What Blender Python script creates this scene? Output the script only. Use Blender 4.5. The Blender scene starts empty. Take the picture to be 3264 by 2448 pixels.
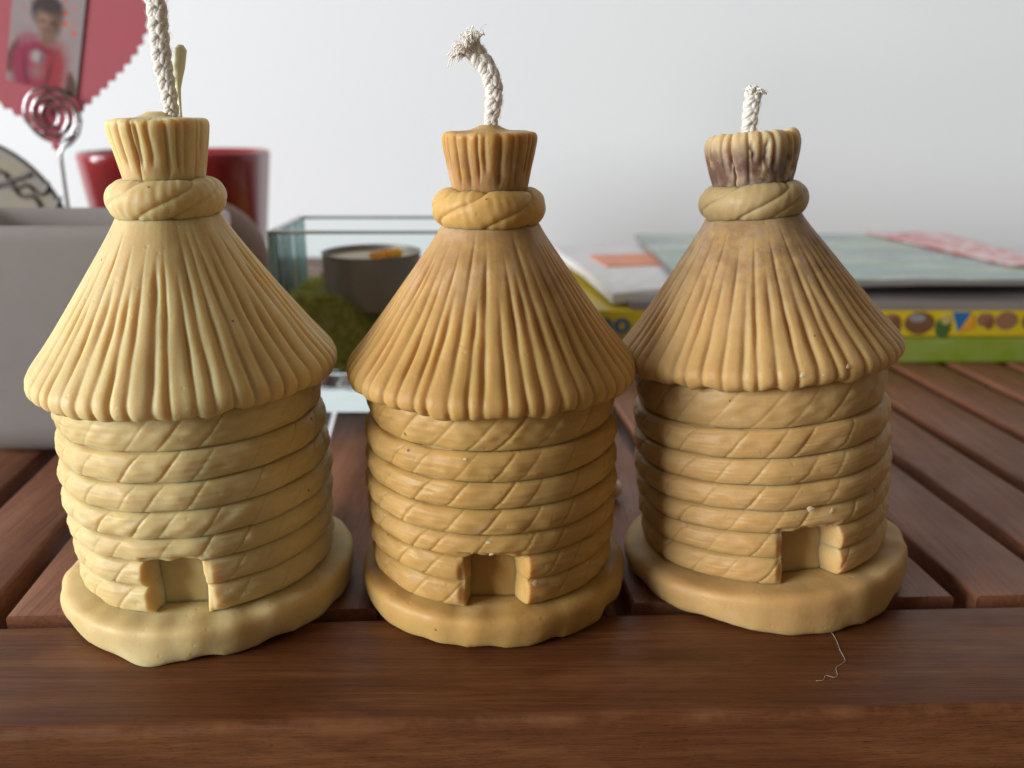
import bpy, math, random
import numpy as np

random.seed(7)
RNG = np.random.RandomState(11)
rad = math.radians
scene = bpy.context.scene
COL = scene.collection

# ------------------------------------------------------------------ camera, light, exposure
cam_data = bpy.data.cameras.new('camera')
cam = bpy.data.objects.new('camera', cam_data)
COL.objects.link(cam)
cam.location = (0.0, 0.0, 0.105)
cam.rotation_euler = (rad(90 - 17.48), 0, 0)
cam_data.sensor_width = 36.0
cam_data.lens = 870.0 / 1024.0 * 36.0
cam_data.clip_start = 0.005
cam_data.clip_end = 50
cam_data.dof.use_dof = True
cam_data.dof.focus_distance = 0.168
cam_data.dof.aperture_fstop = 15.0
scene.camera = cam

world = bpy.data.worlds.new('World')
scene.world = world
world.use_nodes = True
wb = world.node_tree.nodes['Background']
wb.inputs['Color'].default_value = (1.0, 0.82, 0.63, 1)
wb.inputs['Strength'].default_value = 0.20

def area_light(name, loc, target, sx, sy, power, col):
    ld = bpy.data.lights.new(name, 'AREA')
    ld.shape = 'RECTANGLE'; ld.size = sx; ld.size_y = sy
    ld.energy = power; ld.color = col
    lo = bpy.data.objects.new(name, ld); COL.objects.link(lo)
    lo.location = loc
    d = np.array(target, float) - np.array(loc, float)
    yaw = math.atan2(d[1], d[0]); pit = math.atan2(d[2], math.hypot(d[0], d[1]))
    lo.rotation_euler = (math.pi / 2 + pit, 0, yaw - math.pi / 2)
    return lo
area_light('window_light', (-3.4, -1.4, 0.85), (0.0, 0.35, 0.05), 1.8, 1.5, 262.0, (0.955, 0.98, 1.0))

scene.view_settings.view_transform = 'Standard'
scene.view_settings.look = 'None'
scene.view_settings.gamma = 1.0
scene.view_settings.exposure = 0.0

# ------------------------------------------------------------------ mesh helpers
def make_mesh(name, V, F, smooth=True, sharp=None):
    me = bpy.data.meshes.new(name)
    V = np.asarray(V, dtype=np.float32)
    me.vertices.add(len(V)); me.vertices.foreach_set('co', V.ravel())
    tot = np.array([len(f) for f in F], dtype=np.int32)
    start = np.concatenate(([0], np.cumsum(tot)[:-1])).astype(np.int32)
    idx = np.fromiter((i for f in F for i in f), dtype=np.int32, count=int(tot.sum()))
    me.loops.add(len(idx)); me.loops.foreach_set('vertex_index', idx)
    me.polygons.add(len(tot)); me.polygons.foreach_set('loop_start', start)
    me.update(calc_edges=True); me.validate()
    if not smooth:
        me.polygons.foreach_set('use_smooth', np.zeros(len(me.polygons), dtype=bool))
    else:
        me.polygons.foreach_set('use_smooth', np.ones(len(me.polygons), dtype=bool))
        if sharp is not None:
            me.set_sharp_from_angle(angle=rad(sharp))
    return me

def link(name, me, mat=None, parent=None, loc=(0, 0, 0), rot=(0, 0, 0)):
    o = bpy.data.objects.new(name, me)
    COL.objects.link(o)
    if me is not None and mat is not None:
        me.materials.clear(); me.materials.append(mat)
    if parent is not None:
        o.parent = parent
    o.location = loc; o.rotation_euler = rot
    return o

def thing(name, label, cat, loc=(0, 0, 0), rot=(0, 0, 0), group=None):
    o = bpy.data.objects.new(name, None); COL.objects.link(o)
    o.empty_display_size = 0.01
    o.location = loc; o.rotation_euler = rot
    o['label'] = label; o['category'] = cat
    if group: o['group'] = group
    return o

def tag(o, label, cat, group=None):
    o['label'] = label; o['category'] = cat
    if group: o['group'] = group
    return o

def chaikin(P, n=2):
    P = np.asarray(P, float)
    for _ in range(n):
        Q = [P[0]]
        for a, b in zip(P[:-1], P[1:]):
            Q += [0.75 * a + 0.25 * b, 0.25 * a + 0.75 * b]
        Q.append(P[-1]); P = np.array(Q)
    return P

def resample(P, n):
    P = np.asarray(P, float)
    s = np.concatenate(([0], np.cumsum(np.linalg.norm(np.diff(P, axis=0), axis=1))))
    t = np.linspace(0, s[-1], n)
    return np.stack([np.interp(t, s, P[:, k]) for k in range(P.shape[1])], 1)

def spline(P, n):
    """Catmull-Rom through the points, resampled to n points."""
    P = np.asarray(P, float)
    Q = np.vstack([2 * P[0] - P[1], P, 2 * P[-1] - P[-2]])
    out = []
    for i in range(1, len(Q) - 2):
        for t in np.linspace(0, 1, 14, endpoint=False):
            a, b, c, d = Q[i - 1], Q[i], Q[i + 1], Q[i + 2]
            out.append(0.5 * (2 * b + (c - a) * t + (2 * a - 5 * b + 4 * c - d) * t * t + (3 * b - a - 3 * c + d) * t ** 3))
    out.append(P[-1])
    return resample(np.array(out), n)

def lathe(P, nth, disp=None, post=None):
    """Closed solid of revolution about z. P runs from axis to axis, disp(theta, r, z) -> offset along the profile normal.
    theta 0 looks towards the camera (-y), positive to the right."""
    P = np.asarray(P, float)
    r, z = P[:, 0], P[:, 1]
    tr, tz = np.gradient(r), np.gradient(z)
    L = np.hypot(tr, tz) + 1e-12
    nr, nz = tz / L, -tr / L
    th = np.linspace(0, 2 * math.pi, nth, endpoint=False)
    T, Rr = np.meshgrid(th, r[1:-1]); _, Zz = np.meshgrid(th, z[1:-1])
    if disp is not None:
        d = disp(T, Rr, Zz)
        Rn = Rr + d * nr[1:-1, None]; Zn = Zz + d * nz[1:-1, None]
    else:
        Rn, Zn = Rr.copy(), Zz.copy()
    if post is not None:
        Rn, Zn = post(T, Rn, Zn)
    V = np.stack([Rn * np.sin(T), -Rn * np.cos(T), Zn], -1).reshape(-1, 3)
    m = len(r) - 2
    V = np.vstack([V, [[0, 0, z[0]], [0, 0, z[-1]]]])
    i = np.arange(m - 1)[:, None]; j = np.arange(nth)[None, :]; j2 = (j + 1) % nth
    quads = np.stack(np.broadcast_arrays(i * nth + j, i * nth + j2, (i + 1) * nth + j2, (i + 1) * nth + j), -1).reshape(-1, 4)
    F = quads.tolist()
    a, b = m * nth, m * nth + 1
    F += [[a, (k + 1) % nth, k] for k in range(nth)]
    F += [[b, (m - 1) * nth + k, (m - 1) * nth + (k + 1) % nth] for k in range(nth)]
    return V, F

class Wave:
    """Smooth periodic random field on (theta, z)."""
    def __init__(self, seed, n, mmax, zf, mmin=1):
        g = np.random.RandomState(seed)
        self.m = g.randint(mmin, mmax + 1, n); self.k = g.uniform(-zf, zf, n)
        self.p = g.uniform(0, 2 * math.pi, n); self.a = g.uniform(0.5, 1, n) / math.sqrt(n)
    def __call__(self, T, Z):
        o = np.zeros_like(T)
        for m, k, p, a in zip(self.m, self.k, self.p, self.a):
            o += a * np.cos(m * T + k * Z + p)
        return o

def sstep(a, b, x):
    t = np.clip((x - a) / (b - a), 0, 1)
    return t * t * (3 - 2 * t)

def tube(P, rads, sides=8, closed_ends=True):
    P = np.asarray(P, float); n = len(P)
    rads = np.broadcast_to(np.asarray(rads, float), (n,))
    T = np.gradient(P, axis=0); T /= np.linalg.norm(T, axis=1)[:, None] + 1e-12
    N = np.zeros_like(P)
    u = np.array([1.0, 0, 0]) if abs(T[0][0]) < 0.8 else np.array([0, 1.0, 0])
    for i in range(n):
        u = u - T[i] * np.dot(u, T[i]); u /= np.linalg.norm(u) + 1e-12
        N[i] = u
    B = np.cross(T, N)
    a = np.linspace(0, 2 * math.pi, sides, endpoint=False)
    V = P[:, None, :] + rads[:, None, None] * (np.cos(a)[None, :, None] * N[:, None, :] + np.sin(a)[None, :, None] * B[:, None, :])
    V = V.reshape(-1, 3)
    F = []
    for i in range(n - 1):
        for j in range(sides):
            k = (j + 1) % sides
            F.append([i * sides + j, i * sides + k, (i + 1) * sides + k, (i + 1) * sides + j])
    if closed_ends:
        F.append(list(range(sides))[::-1]); F.append([(n - 1) * sides + j for j in range(sides)])
    return V, F

class MB:
    def __init__(self): self.V = []; self.F = []
    def add(self, V, F):
        o = len(self.V)
        self.V += [tuple(v) for v in np.asarray(V, float)]
        self.F += [[i + o for i in f] for f in F]
        return self
    def box(self, x0, x1, y0, y1, z0, z1):
        V = [(x0, y0, z0), (x1, y0, z0), (x1, y1, z0), (x0, y1, z0), (x0, y0, z1), (x1, y0, z1), (x1, y1, z1), (x0, y1, z1)]
        return self.add(V, [[3, 2, 1, 0], [4, 5, 6, 7], [0, 1, 5, 4], [1, 2, 6, 5], [2, 3, 7, 6], [3, 0, 4, 7]])
    def poly(self, pts2, y0, y1):
        """Extrude an outline in the x-z plane from y0 (front) to y1 (back)."""
        n = len(pts2)
        V = [(p[0], y0, p[1]) for p in pts2] + [(p[0], y1, p[1]) for p in pts2]
        F = [list(range(n)), list(range(2 * n - 1, n - 1, -1))]
        F += [[i, i + n, (i + 1) % n + n, (i + 1) % n] for i in range(n)]
        return self.add(V, F)
    def mesh(self, name, smooth=False, sharp=30):
        return make_mesh(name, self.V, self.F, smooth, sharp if smooth else None)

def bevel(o, w, seg=3):
    m = o.modifiers.new('bevel', 'BEVEL'); m.width = w; m.segments = seg; m.limit_method = 'ANGLE'; m.angle_limit = rad(40)
    return o

# ------------------------------------------------------------------ material helpers
class NT:
    def __init__(self, name):
        self.mat = bpy.data.materials.new(name); self.mat.use_nodes = True
        self.t = self.mat.node_tree; self.b = self.t.nodes['Principled BSDF']; self.out = self.t.nodes['Material Output']
    def n(self, typ, **kw):
        nd = self.t.nodes.new(typ)
        for k, v in kw.items():
            if k.startswith('_'): setattr(nd, k[1:], v)
            else: nd.inputs[k.replace('__', ' ')].default_value = v
        return nd
    def l(self, a, b): self.t.links.new(a, b)
    def coords(self, scale=(1, 1, 1), rand=0.0):
        tc = self.n('ShaderNodeTexCoord'); mp = self.n('ShaderNodeMapping')
        mp.inputs['Scale'].default_value = scale
        src = tc.outputs['Object']
        if rand:
            oi = self.n('ShaderNodeObjectInfo')
            mul = self.n('ShaderNodeMath', _operation='MULTIPLY'); mul.inputs[1].default_value = rand
            self.l(oi.outputs['Random'], mul.inputs[0])
            add = self.n('ShaderNodeVectorMath', _operation='ADD')
            self.l(src, add.inputs[0]); self.l(mul.outputs[0], add.inputs[1]); src = add.outputs[0]
        self.l(src, mp.inputs['Vector'])
        return mp.outputs['Vector']
    def noise(self, vec, scale, detail=3, rough=0.55, dist=0.0):
        nd = self.n('ShaderNodeTexNoise'); nd.inputs['Scale'].default_value = scale
        nd.inputs['Detail'].default_value = detail; nd.inputs['Roughness'].default_value = rough
        nd.inputs['Distortion'].default_value = dist
        self.l(vec, nd.inputs['Vector']); return nd.outputs['Fac']
    def ramp(self, fac, stops, interp='LINEAR'):
        nd = self.n('ShaderNodeValToRGB'); cr = nd.color_ramp; cr.interpolation = interp
        while len(cr.elements) < len(stops): cr.elements.new(0.5)
        for e, (p, c) in zip(cr.elements, stops):
            e.position = p; e.color = (c, c, c, 1) if not hasattr(c, '__len__') else (*c, 1)
        self.l(fac, nd.inputs['Fac']); return nd.outputs['Color']
    def mix(self, fac, a, b, mode='MIX'):
        nd = self.n('ShaderNodeMix', _data_type='RGBA', _blend_type=mode)
        for s, v in ((nd.inputs[0], fac), (nd.inputs[6], a), (nd.inputs[7], b)):
            if hasattr(v, 'is_linked'): self.l(v, s)
            elif hasattr(v, '__len__'): s.default_value = (*v, 1)
            else: s.default_value = v
        return nd.outputs[2]
    def math(self, op, a, b=0.0):
        nd = self.n('ShaderNodeMath', _operation=op)
        for s, v in ((nd.inputs[0], a), (nd.inputs[1], b)):
            if hasattr(v, 'is_linked'): self.l(v, s)
            else: s.default_value = v
        return nd.outputs[0]
    def bump(self, h, dist, strength=1.0, normal=None):
        nd = self.n('ShaderNodeBump'); nd.inputs['Strength'].default_value = strength; nd.inputs['Distance'].default_value = dist
        self.l(h, nd.inputs['Height'])
        if normal is not None: self.l(normal, nd.inputs['Normal'])
        return nd.outputs['Normal']
    def set(self, **kw):
        for k, v in kw.items():
            s = self.b.inputs[k.replace('__', ' ')]
            if hasattr(v, 'is_linked'): self.l(v, s)
            elif hasattr(v, '__len__') and len(v) == 3 and s.type == 'RGBA': s.default_value = (*v, 1)
            else: s.default_value = v
        return self.mat

def simple(name, col, rough=0.6, metal=0.0, var=0.12, scale=90, spec=0.5, bump=0.0, **kw):
    m = NT(name); v = m.coords()
    f = m.noise(v, scale, 4)
    c = m.mix(f, tuple(x * (1 - var) for x in col), tuple(min(1, x * (1 + var)) for x in col))
    m.set(Base__Color=c, Roughness=rough, Metallic=metal, Specular__IOR__Level=spec, **kw)
    if bump: m.set(Normal=m.bump(m.noise(v, scale * 6, 3), bump))
    return m.mat

def wax(name, col, deep, stain=None, stain_z=(0, 0, 0, 0), stain_amt=0.0, seed=0.0, rough=0.48):
    m = NT(name); v = m.coords()
    mp = m.n('ShaderNodeMapping'); mp.inputs['Location'].default_value = (seed, seed * 1.7, seed * 0.6); m.l(v, mp.inputs['Vector']); v = mp.outputs['Vector']
    big = m.noise(v, 55, 3)
    c = m.mix(m.ramp(big, [(0.35, 0.0), (0.68, 1.0)]), deep, col)
    fine = m.noise(v, 1500, 2, 0.6)
    c = m.mix(m.ramp(fine, [(0.35, 0.0), (0.75, 0.16)]), c, tuple(min(1, x * 1.12 + 0.03) for x in col))
    # sparse dark specks of bee debris trapped in the wax
    vo = m.n('ShaderNodeTexVoronoi'); vo.inputs['Scale'].default_value = 190.0; m.l(v, vo.inputs['Vector'])
    sep = m.n('ShaderNodeSeparateColor'); m.l(vo.outputs['Color'], sep.inputs[0])
    gate = m.math('GREATER_THAN', sep.outputs[0], 0.78)
    size = m.math('MULTIPLY', sep.outputs[1], 0.085)
    dot = m.math('LESS_THAN', vo.outputs['Distance'], size)
    c = m.mix(m.math('MULTIPLY', m.math('MULTIPLY', gate, dot), 0.75), c, (0.10, 0.06, 0.025))
    if stain is not None:
        sx = m.n('ShaderNodeSeparateXYZ'); tc = m.n('ShaderNodeTexCoord'); m.l(tc.outputs['Object'], sx.inputs[0])
        a = m.n('ShaderNodeMapRange', _interpolation_type='SMOOTHSTEP'); a.inputs['From Min'].default_value = stain_z[0]; a.inputs['From Max'].default_value = stain_z[1]
        b = m.n('ShaderNodeMapRange', _interpolation_type='SMOOTHSTEP'); b.inputs['From Min'].default_value = stain_z[3]; b.inputs['From Max'].default_value = stain_z[2]
        m.l(sx.outputs['Z'], a.inputs['Value']); m.l(sx.outputs['Z'], b.inputs['Value'])
        msk = m.math('MULTIPLY', a.outputs[0], b.outputs[0])
        nz = m.ramp(m.noise(v, 230, 5, 0.65), [(0.26, 0.0), (0.46, 1.0)] if stain_amt > 0.9 else [(0.30, 0.0), (0.55, 1.0)])
        two = m.mix(m.ramp(m.noise(v, 150, 3, 0.6), [(0.48, 0.0), (0.62, 0.75)]), stain, (stain[0] + 0.20, stain[1] + 0.18, stain[2] + 0.15))
        c = m.mix(m.math('MULTIPLY', m.math('MULTIPLY', msk, nz), stain_amt), c, two)
    bloom = m.ramp(m.noise(v, 95, 5, 0.7), [(0.56, 0.0), (0.74, 0.32)])
    c = m.mix(bloom, c, tuple(min(1, x * 0.9 + 0.16) for x in col))
    h = m.noise(v, 420, 4, 0.6)
    n0 = m.bump(m.noise(v, 130, 3), 0.00016)
    pit = m.n('ShaderNodeTexVoronoi'); pit.inputs['Scale'].default_value = 330.0; m.l(v, pit.inputs['Vector'])
    n0 = m.bump(m.ramp(pit.outputs['Distance'], [(0.05, 0.0), (0.16, 1.0)]), 0.00010, 0.7, n0)
    n1 = m.bump(h, 0.00012, 1.0, n0)
    n2 = m.bump(m.noise(v, 2600, 2), 0.00002, 1.0, n1)
    rr = m.ramp(m.noise(v, 160, 3), [(0.3, rough - 0.08), (0.75, rough + 0.12)])
    m.set(Base__Color=c, Roughness=rr, Specular__IOR__Level=0.22, Subsurface__Weight=1.0, Subsurface__Scale=0.0046, Normal=n2)
    m.b.inputs['Subsurface Radius'].default_value = (1.0, 0.58, 0.26)
    return m.mat

def wood(name, along, dark, mid, light, rand=3.0, rough=0.36, edge=None):
    m = NT(name)
    s = {'x': (1, 9, 9), 'y': (9, 1, 9)}[along]
    v = m.coords(s, rand)
    warp = m.noise(v, 9, 3)
    big = m.noise(v, 14, 5, 0.62, 0.8)
    c = m.ramp(big, [(0.22, dark), (0.50, mid), (0.80, light)])
    fine = m.noise(m.coords(tuple(x * 1.0 if x == 1 else 5.0 * x for x in s), rand), 22, 4, 0.7)
    c = m.mix(m.ramp(fine, [(0.40, 0.34), (0.56, 0.0)]), c, tuple(x * 0.55 for x in dark))
    pores = m.noise(m.coords(tuple(x * 3.0 if x == 1 else 12.0 * x for x in s), rand), 40, 2, 0.5)
    c = m.mix(m.ramp(pores, [(0.62, 0.0), (0.72, 0.5)]), c, tuple(x * 0.4 for x in dark))
    lines = m.noise(m.coords(tuple(0.6 if x == 1 else 9.0 * x for x in s), rand), 26, 3, 0.6, 0.4)
    c = m.mix(m.ramp(lines, [(0.46, 0.0), (0.50, 0.42), (0.54, 0.0)]), c, tuple(x * 0.45 for x in dark))
    short = m.noise(m.coords(tuple(14.0 if x == 1 else 26.0 * x for x in s), rand), 30, 1, 0.5)
    c = m.mix(m.ramp(short, [(0.66, 0.0), (0.70, 0.55)]), c, tuple(x * 0.3 for x in dark))
    # pale and dark patches in the timber, and one long edge's highlight painted in as a pale worn line
    plain = m.coords((1, 3.2, 3.2) if along == 'x' else (3.2, 1, 3.2), rand)
    c = m.mix(m.ramp(m.noise(plain, 17, 4, 0.6), [(0.56, 0.0), (0.74, 0.5)]), c, tuple(x * 1.25 for x in light))
    c = m.mix(m.ramp(m.noise(plain, 31, 4, 0.6), [(0.60, 0.0), (0.76, 0.6)]), c, tuple(x * 0.5 for x in dark))
    dust = m.noise(m.coords((1, 1, 1), rand), 2400, 2)
    c = m.mix(m.ramp(dust, [(0.72, 0.0), (0.80, 0.35)]), c, (0.30, 0.24, 0.19))
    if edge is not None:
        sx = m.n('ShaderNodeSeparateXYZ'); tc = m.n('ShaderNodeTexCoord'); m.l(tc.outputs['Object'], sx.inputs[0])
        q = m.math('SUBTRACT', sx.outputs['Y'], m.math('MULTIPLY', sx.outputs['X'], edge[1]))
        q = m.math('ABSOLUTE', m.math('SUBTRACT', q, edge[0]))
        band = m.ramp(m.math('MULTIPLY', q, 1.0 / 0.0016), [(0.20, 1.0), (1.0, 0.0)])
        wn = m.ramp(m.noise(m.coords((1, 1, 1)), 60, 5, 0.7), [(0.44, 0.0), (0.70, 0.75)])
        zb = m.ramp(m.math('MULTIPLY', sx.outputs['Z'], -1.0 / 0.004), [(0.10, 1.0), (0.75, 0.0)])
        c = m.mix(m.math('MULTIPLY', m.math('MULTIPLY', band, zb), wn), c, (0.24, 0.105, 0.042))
    rr = m.ramp(m.noise(m.coords((1, 1, 1), rand), 70, 4), [(0.3, rough - 0.06), (0.7, rough + 0.16)])
    n = m.bump(fine, 0.00012)
    n = m.bump(pores, 0.00006, 0.8, n)
    m.set(Base__Color=c, Roughness=rr, Specular__IOR__Level=0.25, Normal=n)
    return m.mat

def thin_glass(name, tint, gloss=0.06):
    m = NT(name)
    tr = m.n('ShaderNodeBsdfTransparent'); tr.inputs['Color'].default_value = (*tint, 1)
    gl = m.n('ShaderNodeBsdfGlossy'); gl.inputs['Roughness'].default_value = 0.08
    lw = m.n('ShaderNodeLayerWeight'); lw.inputs['Blend'].default_value = 0.12
    mx = m.n('ShaderNodeMixShader'); m.l(lw.outputs['Fresnel'], mx.inputs[0]); m.l(tr.outputs[0], mx.inputs[1]); m.l(gl.outputs[0], mx.inputs[2])
    m.l(mx.outputs[0], m.out.inputs['Surface'])
    return m.mat

def frosted(name, col, trans=0.5, rough=0.4, scale=120):
    m = NT(name); v = m.coords()
    c = m.mix(m.noise(v, scale, 3), tuple(x * 0.93 for x in col), tuple(min(1, x * 1.05) for x in col))
    m.set(Base__Color=c, Roughness=rough, Specular__IOR__Level=0.35)
    t = m.n('ShaderNodeBsdfTranslucent'); m.l(c, t.inputs['Color'])
    mx = m.n('ShaderNodeMixShader'); mx.inputs[0].default_value = trans
    m.l(m.b.outputs[0], mx.inputs[1]); m.l(t.outputs[0], mx.inputs[2]); m.l(mx.outputs[0], m.out.inputs['Surface'])
    return m.mat

# ------------------------------------------------------------------ wall and table
wall_mat = NT('wall_paint'); v = wall_mat.coords()
wall_mat.set(Base__Color=wall_mat.mix(wall_mat.noise(v, 9, 4), (0.80, 0.84, 0.865), (0.825, 0.855, 0.875)), Roughness=0.85,
             Normal=wall_mat.bump(wall_mat.noise(v, 260, 4), 0.00012))
mb = MB().box(-1.6, 1.9, 0.66, 0.70, -0.6, 1.5)
w = link('wall', mb.mesh('wall'), wall_mat.mat); w['kind'] = 'structure'
floor_mat = simple('floor_boards', (0.10, 0.075, 0.06), 0.7, scale=12)
mb = MB().box(-1.6, 1.9, -0.6, 0.66, -0.62, -0.60)
fl = link('floor', mb.mesh('floor'), floor_mat); fl['kind'] = 'structure'

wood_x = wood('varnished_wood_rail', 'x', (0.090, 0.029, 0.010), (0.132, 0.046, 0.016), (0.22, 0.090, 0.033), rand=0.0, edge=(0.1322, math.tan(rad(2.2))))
wood_y = wood('varnished_wood_slat', 'y', (0.175, 0.068, 0.036), (0.245, 0.102, 0.056), (0.33, 0.148, 0.084))

table = thing('slatted_table', 'reddish brown slatted wooden table under the candles', 'table')

def section_round(w0, w1, z0, z1, r, seg=4):
    """Cross-section (u, z) with the two upper corners rounded."""
    pts = [(w0, z0), (w1, z0)]
    for k in range(seg + 1):
        a = k / seg * math.pi / 2
        pts.append((w1 - r + r * math.cos(a), z1 - r + r * math.sin(a)))
    for k in range(seg + 1):
        a = math.pi / 2 + k / seg * math.pi / 2
        pts.append((w0 + r + r * math.cos(a), z1 - r + r * math.sin(a)))
    return pts

RY = math.tan(rad(2.2))                      # the rail runs slightly away to the right
def rail_back(x): return 0.1662 + RY * x
# front rail, cross-section in y-z swept along x
sec = section_round(-0.0175, 0.0170, -0.026, 0.0, 0.0022)
V, F = [], []
xs = np.linspace(-0.42, 0.46, 60)
for x in xs:
    wob = 0.00015 * math.sin(x * 70) + 0.0001 * math.sin(x * 163 + 1)
    for (u, z) in sec:
        V.append((x, 0.1492 + RY * x + u + (wob if u < 0 else 0), z))
n = len(sec)
for i in range(len(xs) - 1):
    for j in range(n):
        k = (j + 1) % n
        F.append([i * n + j, (i + 1) * n + j, (i + 1) * n + k, i * n + k])
F.append([j for j in range(n)]); F.append([(len(xs) - 1) * n + j for j in range(n)][::-1])
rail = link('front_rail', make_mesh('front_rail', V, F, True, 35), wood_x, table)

# slats: each a plank of its own, with rounded long edges, running away from the rail
SL = math.tan(rad(6.0))
gaps = [-0.300, -0.2735, -0.247, -0.2205, -0.194, -0.168, -0.1415, -0.1155, -0.085, -0.0555, -0.0295, -0.0035, 0.0223, 0.0488, 0.0753, 0.1012,
        0.1285, 0.1550, 0.1810, 0.2068, 0.233, 0.260, 0.287, 0.313, 0.340, 0.367]
GW = 0.0054
for a, b in zip(gaps[:-1], gaps[1:]):
    wd = (b - a) - GW * random.uniform(0.9, 1.12)
    xm = (a + b) / 2
    sec = section_round(-wd / 2, wd / 2, -0.014, 0.0, 0.0010, 3)
    V, F = [], []
    ys = np.linspace(0, 1, 12)
    dz = random.uniform(-0.0003, 0.0)
    for t in ys:
        for (u, z) in sec:
            x_at0 = xm + u
            y0 = rail_back(x_at0) + 0.0038; y1 = 0.62
            y = y0 + (y1 - y0) * t
            V.append((u - SL * (y - 0.19), y - 0.19, z + dz))
    n = len(sec)
    for i in range(len(ys) - 1):
        for j in range(n):
            k = (j + 1) % n
            F.append([i * n + j, i * n + k, (i + 1) * n + k, (i + 1) * n + j])
    F.append([j for j in range(n)][::-1]); F.append([(len(ys) - 1) * n + j for j in range(n)])
    link('slat', make_mesh('slat', V, F, True, 35), wood_y, table, (xm, 0.19, 0))
for y0 in (0.20, 0.56):
    mb = MB().box(-0.42, 0.46, y0, y0 + 0.02, -0.034, -0.0150)
    link('crossbar', mb.mesh('crossbar'), wood_x, table)
mb = MB().box(-0.42, 0.46, 0.624, 0.65, -0.026, -0.0003)
link('back_rail', mb.mesh('back_rail'), wood_x, table)

# ------------------------------------------------------------------ beehive candles
CREASES = [0.0079, 0.0140, 0.0196, 0.0247, 0.0302, 0.0359, 0.0420, 0.0492]
NTH = 720

def candle(label, loc, seed, lean, door, mats, ripe, cap_kind, base_cfg, rot=0.0, body_scale=1.0, up=0.0, tall=1.0):
    """door = (angle, half width, left edge softness, right edge softness, top z). ripe = roof groove phase seed."""
    root = thing('beehive_candle', label, 'candle', loc, (0, 0, 0), 'beeswax beehive candles')
    g = np.random.RandomState(seed)
    def bend(V):
        """Tilt the casting on its flat underside: sideways and backwards."""
        V = np.asarray(V, float).copy()
        V[:, 2] = np.where(V[:, 2] > 0.008, 0.008 + (V[:, 2] - 0.008) * tall, V[:, 2])
        if lean == 0: return V
        wgt = sstep(0.0, 0.007, V[:, 2])
        ax, ay = lean[0] * wgt, lean[1] * wgt
        x, y, z = V[:, 0].copy(), V[:, 1].copy(), V[:, 2] - 0.004
        x, z = x * np.cos(ax) + z * np.sin(ax), -x * np.sin(ax) + z * np.cos(ax)
        y, z = y * np.cos(ay) + z * np.sin(ay), -y * np.sin(ay) + z * np.cos(ay)
        V[:, 0], V[:, 1], V[:, 2] = x, y, 0.004 + lean[2] * wgt + z
        return V
    def put(name, VF, mat, sharp=None, parent=None):
        return link(name, make_mesh(name, bend(VF[0]), VF[1], True, sharp), mat, parent or root)

    # --- base: a lumpy poured disc with a ragged lower lip
    wb1, wb2, wb3 = Wave(seed + 1, 9, 5, 60), Wave(seed + 2, 16, 26, 300, 7), Wave(seed + 3, 12, 14, 10, 3)
    br = base_cfg['r']
    P = [(0, 0.0), (br - 0.004, 0.0), (br - 0.0012, 0.0002), (br - 0.0006, 0.0012), (br - 0.0002, 0.0030), (br, 0.0052), (br - 0.0003, 0.0066), (br - 0.0013, 0.0073), (br - 0.0030, 0.0075), (0.026, 0.0077), (0.024, 0.0081), (0.0, 0.0081)]
    P = resample(chaikin(P, 2), 110)
    def dbase(T, Rr, Zz):
        edge = sstep(0.022, 0.028, Rr)
        return edge * (0.00036 * wb1(T, Zz) + 0.00014 * wb2(T, Zz)) + 0.00005 * wb2(T * 1, Zz)
    def pbase(T, Rn, Zn):
        low = sstep(0.0045, 0.0, Zn) * sstep(0.024, 0.029, Rn)
        rag = np.clip(wb3(T, Zn * 0) * 0.9 - 0.10, 0, 1.4) * 0.0013
        Zn = Zn + low * rag
        Rn = Rn - low * rag * 0.35
        dr = base_cfg.get('drip')
        if dr:                                  # a drip of wax hanging from the front of the rim
            q = np.exp(-((T - dr[0] + math.pi) % (2 * math.pi) - math.pi) ** 2 / dr[1] ** 2)
            Rn = Rn + q * low * dr[2]
            Zn = Zn * (1 - 0.9 * q * low)
        return Rn, np.maximum(Zn, 0.0)
    put('base', lathe(P, NTH, dbase, pbase), mats['base'])

    # --- body: stacked coils of twisted rope cast in one piece, with a doorway pressed into the lowest two
    th_d, hw, sl, sr, ztop = door
    cre = CREASES[:-1] + [CREASES[-1] + up]
    bl = 0.0019
    rows, prof_b, coils = [], [(0, cre[0] - 0.0006), (0.008, cre[0] - 0.0006), (0.016, cre[0] - 0.0006), (0.022, cre[0] - 0.0006)], []
    for k, (z0, z1) in enumerate(zip(cre[:-1], cre[1:])):
        zm, hh = (z0 + z1) / 2, (z1 - z0) / 2
        q = (zm - 0.008) / 0.041
        Rk = (0.0266 + 0.0017 * math.sin(math.pi * min(1, max(0, 0.12 + 0.80 * q)))) * body_scale + g.uniform(-0.00012, 0.00012)
        st = len(prof_b)
        for a in np.linspace(-90, 90, 37)[(0 if k == 0 else 1):]:
            ca, sa = math.cos(rad(a)), math.sin(rad(a))
            prof_b.append((Rk - bl + bl * abs(ca) ** 0.9, zm + hh * sa))
        nseg = 21
        edges = np.sort((np.arange(nseg) + g.uniform(-0.24, 0.24, nseg)) / nseg * 2 * math.pi + g.uniform(0, 0.3))
        coils.append(dict(r0=st, r1=len(prof_b), zm=zm, hh=hh, Rk=Rk, edges=edges, depth=g.uniform(0.00006, 0.00036, nseg),
                          ws=Wave(seed + 40 + k, 10, 40, 2600, 4), wl=Wave(seed + 60 + k, 8, 16, 120, 2), wf=Wave(seed + 80 + k, 10, 14, 9000, 2)))
    prof_b += [(0.022, cre[-1] + 0.0001), (0.012, cre[-1] + 0.0001), (0.005, cre[-1] + 0.0001), (0, cre[-1] + 0.0001)]
    RK = np.zeros(len(prof_b)) + 0.0275 * body_scale
    for c_ in coils: RK[c_['r0']:c_['r1']] = c_['Rk']
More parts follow.
